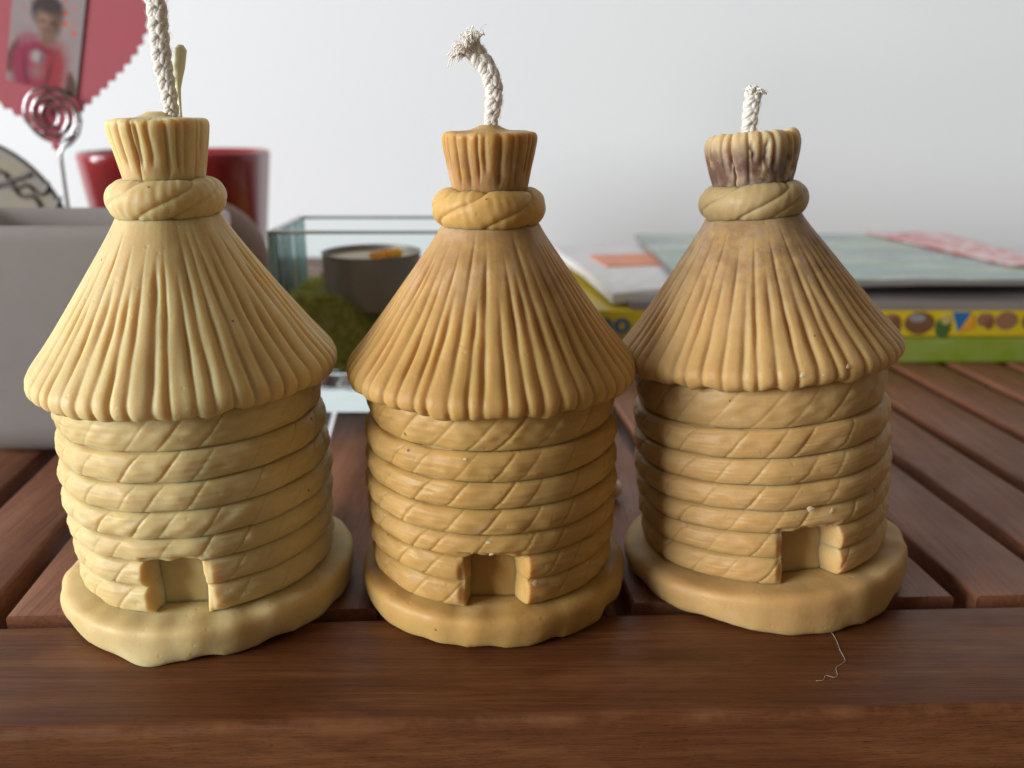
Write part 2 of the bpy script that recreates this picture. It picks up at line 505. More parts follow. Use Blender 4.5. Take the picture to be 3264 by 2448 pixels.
    def dbody(T, Rr, Zz):
        out = np.zeros_like(T)
        for c_ in coils:
            sl_ = slice(c_['r0'] - 1, c_['r1'] - 1)
            t, z, zm, hh, Rk = T[sl_], Zz[sl_], c_['zm'], c_['hh'], c_['Rk']
            u = t - (z - zm) / Rk * 1.1 + 0.02 * np.sin((z - zm) / hh * 2)      # diagonal strands, rising to the right
            o = np.zeros_like(t); near = np.full_like(t, 9.0)
            for e, d in zip(c_['edges'], c_['depth']):
                x = ((u - e + math.pi) % (2 * math.pi) - math.pi) * Rk
                o -= d * np.exp(-(np.abs(x) / 0.00032) ** 1.4)
                near = np.minimum(near, np.abs(x))
            o += 0.00010 * np.clip(near / 0.0034, 0, 1) ** 0.6
            o *= np.sqrt(np.clip(1 - ((z - zm) / hh) ** 4, 0, 1))
            out[sl_] = o + 0.00013 * c_['ws'](t, z) * np.clip(1 - ((z - zm) / hh) ** 2, 0, 1)
        return out + sstep(0.022, 0.024, Rr) * (0.00016 * coils[2]['wl'](T, Zz) + 0.00006 * coils[3]['wf'](T, Zz))
    wr = Wave(seed + 7, 14, 60, 900, 12)
    def pbody(T, Rn, Zn):
        Rk = RK[1:-1][:, None]
        x = ((T - th_d + math.pi) % (2 * math.pi) - math.pi) * Rk
        rag = 0.00022 * wr(T, Zn)
        fr_ = (1 - sstep(hw + 0.0002, hw + 0.0018, np.abs(x))) * (1 - sstep(ztop + 0.0004, ztop + 0.0012, Zn)) * 0.75 * sstep(0.020, 0.0235, Rn)
        Rn = Rn + fr_ * (Rk - 0.0010 + rag - Rn)                 # the wax is smoothed round the doorway
        m = sstep(-hw - sl, -hw + 0.00015, x + rag) * (1 - sstep(hw - 0.00015, hw + sr, x + rag))
        m = m * (1 - sstep(ztop - 0.00025, ztop + 0.00025, Zn + 0.0006 * (x / hw) ** 2 + rag))
        dT = (T - th_d + math.pi) % (2 * math.pi) - math.pi
        Rd = 0.0212 * body_scale / np.cos(np.clip(dT, -0.5, 0.5)) + 0.00012 * wr(T, Zn)
        return Rn + m * (np.minimum(Rn, Rd) - Rn), Zn
    put('body', lathe(np.array(prof_b), 900, dbody, pbody), mats['body'])
    # back wall of the little doorway
    rd = 0.0214 * body_scale
    nx_, nz_ = 14, 14
    pv = [(rd, a_, z_) for z_ in np.linspace(0.0078, ztop + 0.0006, nz_) for a_ in np.linspace(-0.0072, 0.0072, nx_)]
    V = []
    for lay in (0.0004, -0.0060):
        for (r_, a_, z_) in pv:
            rr_ = r_ + lay + (0.00012 * math.sin(a_ * 900 + z_ * 700 + seed) if lay > 0 else 0)
            V.append((rr_ * math.sin(th_d) + a_ * math.cos(th_d), -rr_ * math.cos(th_d) + a_ * math.sin(th_d), z_))
    F, N_ = [], nx_ * nz_
    for j in range(nz_ - 1):
        for i in range(nx_ - 1):
            q0 = j * nx_ + i
            F += [[q0, q0 + 1, q0 + nx_ + 1, q0 + nx_], [N_ + q0, N_ + q0 + nx_, N_ + q0 + nx_ + 1, N_ + q0 + 1]]
    rim_ = [i for i in range(nx_)] + [j * nx_ + nx_ - 1 for j in range(1, nz_)] + [(nz_ - 1) * nx_ + i for i in range(nx_ - 2, -1, -1)] + [j * nx_ for j in range(nz_ - 2, 0, -1)]
    F += [[rim_[(k + 1) % len(rim_)], rim_[k], rim_[k] + N_, rim_[(k + 1) % len(rim_)] + N_] for k in range(len(rim_))]
    put('doorway', (V, F), mats['body'])

    # --- thatched roof with carved ridges
    P = [(0, 0.0484), (0.0270, 0.0484), (0.0290, 0.0485), (0.0304, 0.0491), (0.0312, 0.0505), (0.0311, 0.0521), (0.0302, 0.0537), (0.0265, 0.0582), (0.0204, 0.0668), (0.0140, 0.0762), (0.0108, 0.0812), (0.0098, 0.0832), (0.0, 0.0834)]
    P = [(r_, z_ + up * min(1.0, max(0.0, (0.082 - z_) / 0.033))) for r_, z_ in P]
    P = resample(chaikin(P, 2), 260)
    gr = np.random.RandomState(ripe)
    ng = 52
    ang = (np.arange(ng) + gr.uniform(-0.17, 0.17, ng)) / ng * 2 * math.pi
    top = np.where(np.arange(ng) % 2 == 0, gr.uniform(0.0765, 0.0805, ng), gr.uniform(0.068, 0.0795, ng))
    dep = gr.uniform(0.00048, 0.00085, ng)
    ph = gr.uniform(0, 6.28, ng); wa = gr.uniform(0.2, 1.0, ng); conv = gr.normal(0, 0.006, ng)
    wl, wf = Wave(seed + 20, 10, 9, 150), Wave(seed + 21, 14, 70, 700, 10)
    def droof(T, Rr, Zz):
        o = np.zeros_like(T); near = np.full_like(T, 9.0)
        for a, zt, d, p, w_, cv in zip(ang, top, dep, ph, wa, conv):
            wob = 0.0035 * w_ * np.sin(Zz * 200 + p) + 0.0016 * np.sin(Zz * 900 + 2 * p) + cv * (Zz - 0.05) / 0.03
            x = ((T - a - wob + math.pi) % (2 * math.pi) - math.pi) * Rr
            on = sstep(zt + 0.003, zt - 0.006, Zz)
            wid = (0.00058 + 0.00012 * math.sin(p)) * np.clip(Rr / 0.022, 0.42, 1.0)
            o -= d * on * np.clip(Rr / 0.022, 0.5, 1.0) * np.exp(-(np.abs(x) / wid) ** 1.7) * (0.72 + 0.28 * np.sin(Zz * 420 + p * 3))
            near = np.minimum(near, np.abs(x) + 0.003 * (1 - on))
        below = sstep(0.081, 0.072, Zz)
        o += 0.00014 * np.clip(near / 0.0016, 0, 1) ** 0.7 * below
        o *= sstep(0.020, 0.029, Rr) * (Zz < 0.0515 + up) + (Zz >= 0.0515 + up)
        fade = sstep(0.0482 + up, 0.0497 + up, Zz)
        o *= 0.22 + 0.78 * fade
        o += 0.00022 * wl(T, Zz) + 0.00006 * wf(T, Zz) * np.clip(Rr / 0.028 - 0.25, 0, 1)
        return o
    wrg = Wave(seed + 27, 12, 30, 10, 5)
    def proof(T, Rn, Zn):
        low = sstep(0.0506 + up, 0.0482 + up, Zn) * sstep(0.025, 0.029, Rn)
        return Rn, Zn + low * 0.0005 * wrg(T, Zn * 0)
    put('roof', lathe(P, 900, droof, proof), mats['roof'])

    # --- twisted rope ring round the neck
    a = np.linspace(-90, 270, 61)[:-1]
    prof = [(0, 0.0822)]
    for t in np.linspace(-90, 90, 60):
        ct, st = math.cos(rad(t)), math.sin(rad(t))
        prof.append((0.0078 + 0.0037 * abs(ct) ** 0.9, 0.0859 + 0.0037 * st))
    prof.append((0, 0.0896))
    P = np.array([prof[0], (0.004, 0.0821)] + prof[1:-1] + [(0.004, 0.0896), prof[-1]])
    ns = 6
    e2 = (np.arange(ns) + g.uniform(-0.22, 0.22, ns)) / ns * 2 * math.pi + base_cfg.get('ring', 0.3)
    d2 = g.uniform(0.00015, 0.00035, ns)
    wl2, wf2 = Wave(seed + 30, 8, 8, 200), Wave(seed + 31, 12, 40, 1500, 6)
    def dring(T, Rr, Zz):
        u = T - 150.0 * (Zz - 0.0861) - 0.10 * np.sin((Zz - 0.0861) * 500)
        o = np.zeros_like(T); near = np.full_like(T, 9.0)
        for e, d in zip(e2, d2):
            x = ((u - e + math.pi) % (2 * math.pi) - math.pi) * 0.0115
            o -= d * np.exp(-(np.abs(x) / 0.00075) ** 1.4)
            near = np.minimum(near, np.abs(x))
        o += 0.0002 * np.clip(near / 0.003, 0, 1) ** 0.7
        o += 0.00018 * wl2(T, Zz) + 0.00006 * wf2(T, Zz)
        return o * sstep(0.006, 0.0085, Rr)
    put('rope_ring', lathe(P, 420, dring), mats['ring'])

    # --- tuft of straw on top
    if cap_kind == 'round':
        P = [(0, 0.0885), (0.0074, 0.0886), (0.0083, 0.0892), (0.0089, 0.0915), (0.0097, 0.0945), (0.0102, 0.0970), (0.0100, 0.0990), (0.0091, 0.1003), (0.0078, 0.1004), (0.0060, 0.0993), (0.0035, 0.0988), (0.0018, 0.0990), (0, 0.0992)]
        nc = 21
    else:
        P = [(0, 0.0885), (0.0070, 0.0886), (0.0077, 0.0894), (0.0082, 0.0915), (0.0090, 0.0950), (0.0098, 0.0990), (0.0098, 0.1003), (0.0091, 0.1009), (0.0070, 0.1009), (0.0042, 0.1011), (0.0026, 0.1017), (0.0018, 0.1022), (0, 0.1022)]
        nc = 27
    P = resample(chaikin(P, 2), 150)
    ac = (np.arange(nc) + g.uniform(-0.35, 0.35, nc)) / nc * 2 * math.pi
    dc = g.uniform(0.00035, 0.00080, nc) * (1.35 if cap_kind == 'round' else 1.0)
    zl = g.uniform(0.0900, 0.0945, nc); wc_, pc = g.uniform(0.00028, 0.00055, nc), g.uniform(0, 6, nc)
    wl3, wf3 = Wave(seed + 50, 8, 8, 200), Wave(seed + 51, 14, 40, 1500, 8)
    def dcap(T, Rr, Zz):
        o = np.zeros_like(T)
        for e, d, zz, w_, p in zip(ac, dc, zl, wc_, pc):
            x = ((T - e - 0.006 * np.sin(Zz * 700 + p) + math.pi) % (2 * math.pi) - math.pi) * 0.009
            o -= d * np.exp(-(np.abs(x) / w_) ** 1.5) * sstep(zz - 0.0015, zz + 0.0015, Zz) * sstep(0.1012, 0.0996, Zz)
        if cap_kind == 'round':                 # cracks in the burnt, crumbling top
            for a0, z0_, z1_, d_, w0 in ((-0.66, 0.0893, 0.0955, 0.0012, 0.00022), (-0.24, 0.0948, 0.0980, 0.0009, 0.00040), (0.06, 0.0935, 0.0985, 0.0008, 0.00045)):
                x = ((T - a0 - 0.022 * np.sin(Zz * 900 + a0 * 9) - 0.008 * np.sin(Zz * 2700 + a0) + math.pi) % (2 * math.pi) - math.pi) * 0.0095
                o -= d_ * np.exp(-(np.abs(x) / w0) ** 2) * sstep(z0_ - 0.0012, z0_ + 0.0012, Zz) * sstep(z1_ + 0.0012, z1_ - 0.0012, Zz)
        amp = 2.2 if cap_kind == 'round' else 1.0
        o += amp * (0.00015 * wl3(T, Zz) + 0.00004 * wf3(T, Zz))
        return o * sstep(0.0035, 0.007, Rr)
    put('topknot', lathe(P, 420, dcap), mats['cap'])
    return root, bend

CREAM = dict(col=(0.595, 0.475, 0.245), deep=(0.535, 0.40, 0.178))
AMBER = dict(col=(0.47, 0.298, 0.102), deep=(0.39, 0.225, 0.066))
HONEY = dict(col=(0.49, 0.325, 0.137), deep=(0.425, 0.26, 0.097))
def matset(tag_, c, stain, amt_cap, amt_roof, seed, ringcol=None):
    plain = wax('beeswax_%s' % tag_, c['col'], c['deep'], seed=seed)
    roof = wax('beeswax_%s_thatch' % tag_, c['col'], c['deep'], stain, (0.060, 0.079, 0.2, 0.3), amt_roof, seed + 0.3)
    tuft = c if tag_ != 'honey' else dict(col=(0.52, 0.41, 0.23), deep=(0.44, 0.33, 0.17))
    cap = wax('beeswax_%s_tuft' % tag_, tuft['col'], tuft['deep'], stain, (0.0, 0.01, 0.0940, 0.1004), amt_cap, seed + 0.6)
    return dict(base=plain, body=plain, ring=wax('beeswax_%s_ring' % tag_, *(ringcol or (c['col'], c['deep'])), seed=seed + 0.9), roof=roof, cap=cap)

mL = matset('cream', CREAM, (0.50, 0.33, 0.16), 0.35, 0.25, 1.0)
mM = matset('amber', AMBER, (0.27, 0.15, 0.085), 0.55, 0.55, 2.0, ((0.52, 0.335, 0.115), (0.44, 0.262, 0.078)))
mR = matset('honey', HONEY, (0.150, 0.088, 0.062), 1.0, 0.55, 3.0, ((0.425, 0.325, 0.165), (0.365, 0.265, 0.125)))
for m_ in (mL, mM, mR): m_['body'] = m_['base']

candL, bendL = candle('pale cream beeswax candle with long thick wick going out of the picture', (-0.0684, 0.1790, 0), 100, (rad(-0.9), 0.0, 0.0003),
               (0.085, 0.0054, 0.0012, 0.0003, 0.0203), mL, 5, 'flat', dict(r=0.0315, drip=(-0.12, 0.16, 0.0016), ring=0.2), body_scale=0.99, up=0.0006, tall=1.024)
candM, bendM = candle('amber beeswax candle in the middle with bent frayed wick', (-0.0046, 0.1820, 0), 200, 0,
               (0.02, 0.0056, 0.0002, 0.0022, 0.0203), mM, 9, 'flat', dict(r=0.0303, ring=0.55), body_scale=0.99, up=0.0012)
candR, bendR = candle('honey beeswax candle leaning left with short wick and dark stained top', (0.0600, 0.1890, 0), 300, (rad(-5.2), rad(3.2), 0.0006),
               (0.105, 0.0056, 0.0003, 0.0016, 0.0203), mR, 14, 'round', dict(r=0.0324, ring=0.9), body_scale=1.015, up=0.0024)

# --- wicks
cotton = NT('cotton_wick'); v = cotton.coords()
cotton.set(Base__Color=cotton.mix(cotton.noise(v, 1200, 3), (0.72, 0.62, 0.51), (0.92, 0.87, 0.79)), Roughness=0.9, Specular__IOR__Level=0.15,
           Subsurface__Weight=0.5, Subsurface__Scale=0.0008, Normal=cotton.bump(cotton.noise(v, 5200, 3), 0.00008))
cotton.b.inputs['Subsurface Radius'].default_value = (1, 0.8, 0.6)
cotton = cotton.mat

def frames(P):
    T = np.gradient(P, axis=0); T /= np.linalg.norm(T, axis=1)[:, None]
    N = np.zeros_like(P); u = np.array([1.0, 0, 0])
    for i in range(len(P)):
        u = u - T[i] * np.dot(u, T[i]); u /= np.linalg.norm(u); N[i] = u
    return T, N, np.cross(T, N)

def wick(root, pts, Rw, seed, taper=(1.0, 1.0), fray=0, fray_dir=None, pitch=0.0046, hairs=150, n=150):
    g = np.random.RandomState(seed)
    P = spline(pts, n)
    T, N, B = frames(P)
    s = np.concatenate(([0], np.cumsum(np.linalg.norm(np.diff(P, axis=0), axis=1))))
    rr = Rw * np.interp(np.linspace(0, 1, n), [0, 0.35, 1], [taper[0], 1, taper[1]])
    mb = MB()
    for k in range(3):                       # three plaited cords, each of twisted yarns
        t = 2 * math.pi * s / (pitch * 1.5) + k * 2 * math.pi / 3
        C = P + (0.36 * rr * np.sin(t))[:, None] * N + (0.17 * rr * np.sin(2 * t))[:, None] * B
        Tc, Nc, Bc = frames(C)
        for y in range(5):
            q = s / 0.0042 * 2 * math.pi + y * 2 * math.pi / 5
            Y = C + (0.27 * rr * np.cos(q))[:, None] * Nc + (0.27 * rr * np.sin(q))[:, None] * Bc
            mb.add(*tube(Y, rr * 0.34 * (1 + 0.08 * np.sin(q * 1.7 + k)), 7))
    o = link('wick', mb.mesh('wick', True, None), cotton, root)
    hb = MB()
    for _ in range(hairs):
        i = g.randint(3, n - 1); a = g.uniform(0, 2 * math.pi)
        d = math.cos(a) * N[i] + math.sin(a) * B[i]
        p0 = P[i] + d * rr[i] * 0.8
        ln = g.uniform(0.00025, 0.0009)
        p1 = p0 + d * ln * 0.6 + T[i] * ln * g.uniform(-0.6, 0.8)
        p2 = p1 + d * ln * g.uniform(-0.3, 0.5) + T[i] * ln * g.uniform(-0.6, 0.9)
        hb.add(*tube(spline([p0, p1, p2], 5), [0.00003, 0.000025, 0.00002, 0.000018, 0.00001], 3))
    f = link('loose_fibre', hb.mesh('loose_fibre', True, None), cotton, o); f['kind'] = 'stuff'
    if fray:
        fb = MB()
        e, tt = P[-4], T[-1]
        for q in range(fray):
            a = g.uniform(0, 2 * math.pi); sp = math.sqrt(g.uniform(0.0, 1.0))
            d = math.cos(a) * N[-1] + math.sin(a) * B[-1]
            big = fray > 100
            out = d * sp * (1.15 if big else 0.7) + np.array(fray_dir) * g.uniform(0.0, 1.0) + tt * g.uniform(0.15, 1.0)
            out /= np.linalg.norm(out)
            ln = g.uniform(0.0018, 0.0050 if big else 0.0021) * (0.75 if q % 3 else 1.0)
            p0 = e - tt * 0.0010 + d * rr[-1] * 0.8 * sp
            p1 = p0 + (tt * 0.45 + out * 0.55) * ln * 0.5
            p2 = p1 + out * ln * 0.3 + d * ln * 0.12
            p3 = p2 + (out * 0.2 + d * 0.25 + np.array([0, 0, -0.45])) * ln * 0.45 + g.normal(0, 0.08, 3) * ln
            r0 = g.uniform(0.00008, 0.00022)
            fb.add(*tube(spline([p0, p1, p2, p3], 12), np.linspace(r0, r0 * 0.6, 12), 5))
        fo = link('frayed_end', fb.mesh('frayed_end', True, None), cotton, o); fo['kind'] = 'stuff'
    return o

wick(candL, [(0.0010, 0, 0.1010), (0.0014, 0, 0.1035), (0.0014, 0, 0.108), (0.0009, 0, 0.112), (0.0008, 0.0, 0.118), (0.0009, 0, 0.124), (0.0004, 0, 0.131), (0.0012, 0.001, 0.139)], 0.0020, 5, taper=(0.74, 1.08), n=260, hairs=1500, pitch=0.0052)
wick(candM, [(0.0001, 0, 0.1008), (0.0004, 0, 0.1030), (0.0009, 0, 0.1066), (0.0009, 0, 0.1096), (-0.0004, 0, 0.1130), (-0.0026, 0, 0.1158), (-0.0038, 0, 0.1171)], 0.0019, 6, taper=(0.72, 1.12), fray=240, fray_dir=(-0.45, 0, 0.35), hairs=900)
wickR = wick(candR, [(-0.0006, 0, 0.0985), (-0.0006, 0, 0.1030), (-0.0004, 0, 0.1070), (-0.0001, 0, 0.1092)], 0.0018, 8, taper=(0.95, 1.08), fray=46, fray_dir=(0.25, 0, -0.1), hairs=500)
# the right wick stands on the leaning candle but rises upright
wickR.location = tuple(bendR(np.array([[0.0, 0.0, 0.099]]))[0] - np.array([0, 0, 0.099]))
pale = simple('pale_wax_drip', (0.84, 0.82, 0.52), 0.5, var=0.04)
V, F = tube(spline([(0.0020, 0.0030, 0.1012), (0.0022, 0.0030, 0.105), (0.0022, 0.0031, 0.109), (0.0028, 0.0032, 0.1130), (0.0034, 0.0033, 0.1160), (0.0036, 0.0033, 0.1172)], 40), np.interp(np.linspace(0, 1, 40), [0, 0.25, 0.5, 0.75, 0.95, 1], [0.0004, 0.0003, 0.0006, 0.0012, 0.0012, 0.0005]), 10)
link('wax_drip', make_mesh('wax_drip', V, F), pale, candL)

# --- pale flakes of wax clinging to the surfaces
flake_m = simple('wax_flake', (0.60, 0.46, 0.27), 0.6, var=0.06)
def flake(root, bendf, th, r, z, size, seed):
    g = np.random.RandomState(seed)
    n = 7
    a = np.linspace(0, 2 * math.pi, n, endpoint=False)
    rr = size * g.uniform(0.45, 1.0, n)
    er = np.array([math.sin(th), -math.cos(th), 0]); et = np.array([math.cos(th), math.sin(th), 0]); ez = np.array([0, 0, 1.0])
    c = er * r + ez * z
    V = [c + er * size * 0.12] + [c + et * (rr[k] * math.cos(a[k])) + ez * (rr[k] * 0.8 * math.sin(a[k])) - er * size * 0.12 for k in range(n)]
    F = [[0, 1 + k, 1 + (k + 1) % n] for k in range(n)] + [list(range(n, 0, -1))]
    link('wax_flake', make_mesh('wax_flake', bendf(np.array(V)), F, True, 50), flake_m, root)
for i, (th, z, s) in enumerate([(-0.21, 0.0220, 0.0009), (0.0, 0.0236, 0.0005), (-0.10, 0.0335, 0.0004), (0.02, 0.0210, 0.0005), (0.35, 0.0135, 0.0008), (-0.12, 0.0214, 0.0004), (-0.16, 0.0412, 0.0003)]):
    flake(candM, bendM, th, 0.0280 * 0.99, z, s * 1.4, 900 + i)
for i, (th, z, r, s) in enumerate([(0.02, 0.0540, 0.0313, 0.0007), (0.16, 0.0537, 0.0313, 0.0005), (0.33, 0.0545, 0.0312, 0.0006), (0.10, 0.0249, 0.0286, 0.0008), (0.27, 0.0238, 0.0287, 0.0007)]):
    flake(candR, bendR, th, r, z, s * 1.4, 930 + i)
for i, (th, z, r, s) in enumerate([(-0.25, 0.0893, 0.0085, 0.0005), (0.1, 0.0895, 0.0086, 0.0003)]):
    flake(candL, bendL, th, r, z, s, 950 + i)

# ------------------------------------------------------------------ thin thread on the rail
fib = simple('pale_fibre', (0.55, 0.50, 0.44), 0.7)
pts = [(66.8, 160.5), (67.3, 158.3), (67.2, 155.4), (66.8, 152.9), (66.6, 149.4), (65.5, 148.1), (63.9, 146.8), (63.3, 144.5), (62.4, 143.8), (61.0, 144.4), (60.1, 143.0), (58.6, 142.7)]
V, F = tube(spline([(x / 1000, y / 1000, 0.00012) for x, y in pts], 90), 0.000032, 5)
tag(link('thread', make_mesh('thread', V, F), fib), 'thin pale curly thread lying on the front rail below the right candle', 'thread')

# small bead on the slats behind the middle candle
V, F = lathe(resample([(0, 0)] + [(0.0028 * math.cos(rad(a)), 0.0028 + 0.0028 * math.sin(rad(a))) for a in range(-80, 81, 10)] + [(0, 0.0056)], 24), 24)
tag(link('bead', make_mesh('bead', V, F), simple('pale_pink_bead', (0.85, 0.66, 0.58), 0.3), None, (0.0285, 0.226, 0.0)), 'small pale pink bead peeking out behind the middle candle', 'bead')

# ------------------------------------------------------------------ rounded square vessels
def rrect(w, d, r, z, cx=0, cy=0, seg=8):
    pts = []
    for (sx, sy, a0) in ((1, 1, 0), (-1, 1, 90), (-1, -1, 180), (1, -1, 270)):
        for k in range(seg + 1):
            a = rad(a0 + 90 * k / seg)
            pts.append((cx + sx * (w / 2 - r) + r * math.cos(a), cy + sy * (d / 2 - r) + r * math.sin(a), z))
    return pts
def loft(rings, cap0=True, cap1=True):
    V, F = [], []
    n = len(rings[0])
    for r in rings: V += r
    for i in range(len(rings) - 1):
        for j in range(n):
            k = (j + 1) % n
            F.append([i * n + j, i * n + k, (i + 1) * n + k, (i + 1) * n + j])
    if cap0: F.append(list(range(n))[::-1])
    if cap1: F.append([(len(rings) - 1) * n + j for j in range(n)])
    return V, F

# frosted glass holder at the left
fr = frosted('frosted_glass', (0.50, 0.465, 0.45), 0.60, 0.26)
W, D = 0.090, 0.052
rings = [rrect(W - 2 * 0.0125 * (1 - math.sin(rad(a))), D - 2 * 0.0125 * (1 - math.sin(rad(a))), 0.013, 0.0125 * (1 - math.cos(rad(a)))) for a in range(0, 91, 10)] + [ rrect(W, D, 0.013, 0.0665),
         rrect(W + 0.0012, D + 0.0012, 0.013, 0.0685), rrect(W + 0.0012, D + 0.0012, 0.013, 0.0715), rrect(W, D, 0.013, 0.0728), rrect(W - 0.003, D - 0.003, 0.012, 0.0730), rrect(W - 0.005, D - 0.005, 0.011, 0.0722),
         rrect(W - 0.006, D - 0.006, 0.011, 0.012), rrect(W - 0.012, D - 0.012, 0.010, 0.007)]
V, F = loft(rings)
tag(link('frosted_holder', make_mesh('frosted_holder', V, F, True, 60), fr, None, (-0.1400, 0.279, 0.0)), 'frosted grey glass holder behind the pale candle', 'candle holder')

# red glazed pot
red = simple('red_glaze', (0.27, 0.014, 0.018), 0.22, var=0.08, scale=40, spec=0.4, Coat__Weight=0.3, Coat__Roughness=0.08)
rings = []
for z, w_, d_, r_ in ((0.0, 0.070, 0.052, 0.012), (0.001, 0.074, 0.056, 0.013), (0.004, 0.077, 0.058, 0.013), (0.040, 0.083, 0.062, 0.013), (0.080, 0.0915, 0.066, 0.013), (0.0835, 0.0922, 0.0665, 0.013), (0.0852, 0.0912, 0.0655, 0.013), (0.0855, 0.0895, 0.064, 0.012), (0.0848, 0.0875, 0.062, 0.011), (0.060, 0.081, 0.057, 0.011), (0.006, 0.068, 0.048, 0.010)):
    rings.append(rrect(w_ * 0.97, d_ + 0.006, r_ + 0.016, z, seg=14))
V, F = loft(rings)
tag(link('red_pot', make_mesh('red_pot', V, F, True, 60), red, None, (-0.1700, 0.455, 0.0), (0, 0, 0)), 'glossy dark red ceramic pot behind the pale candle', 'pot')

# brown ribbed round-topped ornament
tw = simple('brown_twine', (0.26, 0.165, 0.125), 0.75, var=0.3, scale=400)
P = [(0, 0)] + [(0.0235, 0.0)] + [(0.0245, z) for z in (0.004, 0.03, 0.045)] + [(0.0245 * math.cos(rad(a)), 0.0455 + 0.0255 * math.sin(rad(a))) for a in range(6, 90, 6)] + [(0, 0.071)]
P = resample(np.array(P), 320)
def drib(T, Rr, Zz):
    s = np.cumsum(np.concatenate(([0], np.hypot(np.diff(Rr[:, 0]), np.diff(Zz[:, 0])))))
    return 0.00045 * np.abs(np.sin(s * math.pi / 0.0019))[:, None] * np.ones_like(T)
V, F = lathe(P, 72, drib)
tag(link('ribbed_ornament', make_mesh('ribbed_ornament', V, F), tw, None, (-0.1240, 0.352, 0.0)), 'brown ribbed round-topped ornament showing between pale candle and red pot', 'ornament')

# ------------------------------------------------------------------ glass ornament with dark scrolls
gm = NT('leaded_glass'); v = gm.coords()
cg = gm.ramp(gm.noise(v, 34, 2), [(0.30, (0.46, 0.48, 0.55)), (0.46, (0.50, 0.47, 0.43)), (0.60, (0.50, 0.47, 0.36)), (0.72, (0.42, 0.42, 0.42))])
gm.set(Base__Color=cg, Roughness=0.25)
t_ = gm.n('ShaderNodeBsdfTranslucent'); gm.l(cg, t_.inputs['Color']); mx = gm.n('ShaderNodeMixShader'); mx.inputs[0].default_value = 0.45
gm.l(gm.b.outputs[0], mx.inputs[1]); gm.l(t_.outputs[0], mx.inputs[2]); gm.l(mx.outputs[0], gm.out.inputs['Surface'])
lead = simple('dark_lead', (0.10, 0.09, 0.085), 0.5, metal=0.4)
orn = thing('glass_disc', 'round pale glass disc with dark curling lines at the left edge', 'ornament', (-0.2381, 0.385, 0.0))
OR, OZ = 0.0440, 0.0500
circ = [(OR * math.cos(rad(a)), OZ + OR * math.sin(rad(a))) for a in range(0, 360, 5)]
link('glass', MB().poly(circ, -0.0012, 0.0012).mesh('glass', True, 40), gm.mat, orn)
V, F = tube(np.array([(OR * math.cos(t), 0, OZ + OR * math.sin(t)) for t in np.linspace(0, 2 * math.pi, 90)]), 0.0013, 8)
link('rim', make_mesh('rim', V, F), lead, orn)
link('foot', MB().box(-0.016, 0.016, -0.010, 0.010, 0.0, 0.0062).mesh('foot'), lead, orn)
def z6(x, y):   # from measured outline points to metres on the disc
    px, py = (x / 6.143) / 3.1875, (450 + y / 6.143) / 3.1875
    a = math.atan(274 / 870) + math.atan((py - 384) / 870)
    z = 0.105 - 0.3825 * math.tan(a)
    sc = (0.3825 * 0.9538 + (0.105 - z) * 0.3004) / 870
    return ((px - 512) * sc + 0.2381, -0.0014, z)
for line in ([(-140, 560), (-60, 590), (0, 615), (70, 650), (130, 770), (230, 860), (330, 895), (450, 860), (540, 890), (640, 990), (760, 1040), (870, 980), (920, 880), (890, 790)],
             [(-140, 900), (0, 855), (150, 860), (240, 930), (320, 1030), (420, 1090), (560, 1080), (650, 1130), (720, 1210), (740, 1330), (640, 1420)],
             [(1160, 1100), (1080, 1300), (980, 1420)], [(120, 770), (300, 740), (560, 650)]):
    V, F = tube(spline([z6(*p) for p in line], 70), 0.00095, 8)
    link('scroll', make_mesh('scroll', V, F), lead, orn)

# ------------------------------------------------------------------ wire photo clip, heart card and photograph
chrome = simple('chrome_wire', (0.42, 0.40, 0.41), 0.18, metal=1.0, var=0.03)
clip = thing('photo_clip', 'spiral wire photo clip holding the pink heart card', 'photo clip', (-0.1815, 0.3600, 0.0))
def coil_pts(y, r0=0.0021, r1=0.0112, turns=2.75, a0=200):
    out = []
    for t in np.linspace(0, 1, 150):
        a = rad(a0) - t * turns * 2 * math.pi
        r = r0 + (r1 - r0) * t ** 0.9
        out.append((-0.0008 + r * math.cos(a), y, 0.1035 + r * math.sin(a)))
    return out
c1 = coil_pts(-0.0020)
V, F = tube(np.array(c1), 0.00065, 8)
link('spiral', make_mesh('spiral', V, F), chrome, clip)
V, F = tube(np.array(coil_pts(0.0030, a0=160, turns=3.1, r1=0.0118)), 0.00065, 8)
link('spiral', make_mesh('spiral', V, F), chrome, clip)
V, F = tube(spline([(0.0107, 0.0002, 0.1015), (0.0085, 0, 0.0955), (0.0045, 0, 0.0918), (0.0012, 0, 0.0895), (0.0006, 0, 0.082), (0.0004, 0, 0.05), (0, 0, 0.004)], 60), 0.00075, 8)
link('stem', make_mesh('stem', V, F), chrome, clip)
V, F = lathe(chaikin([(0, 0), (0.014, 0), (0.0145, 0.002), (0.012, 0.004), (0, 0.0045)], 2), 48)
link('clip_base', make_mesh('clip_base', V, F), chrome, clip)

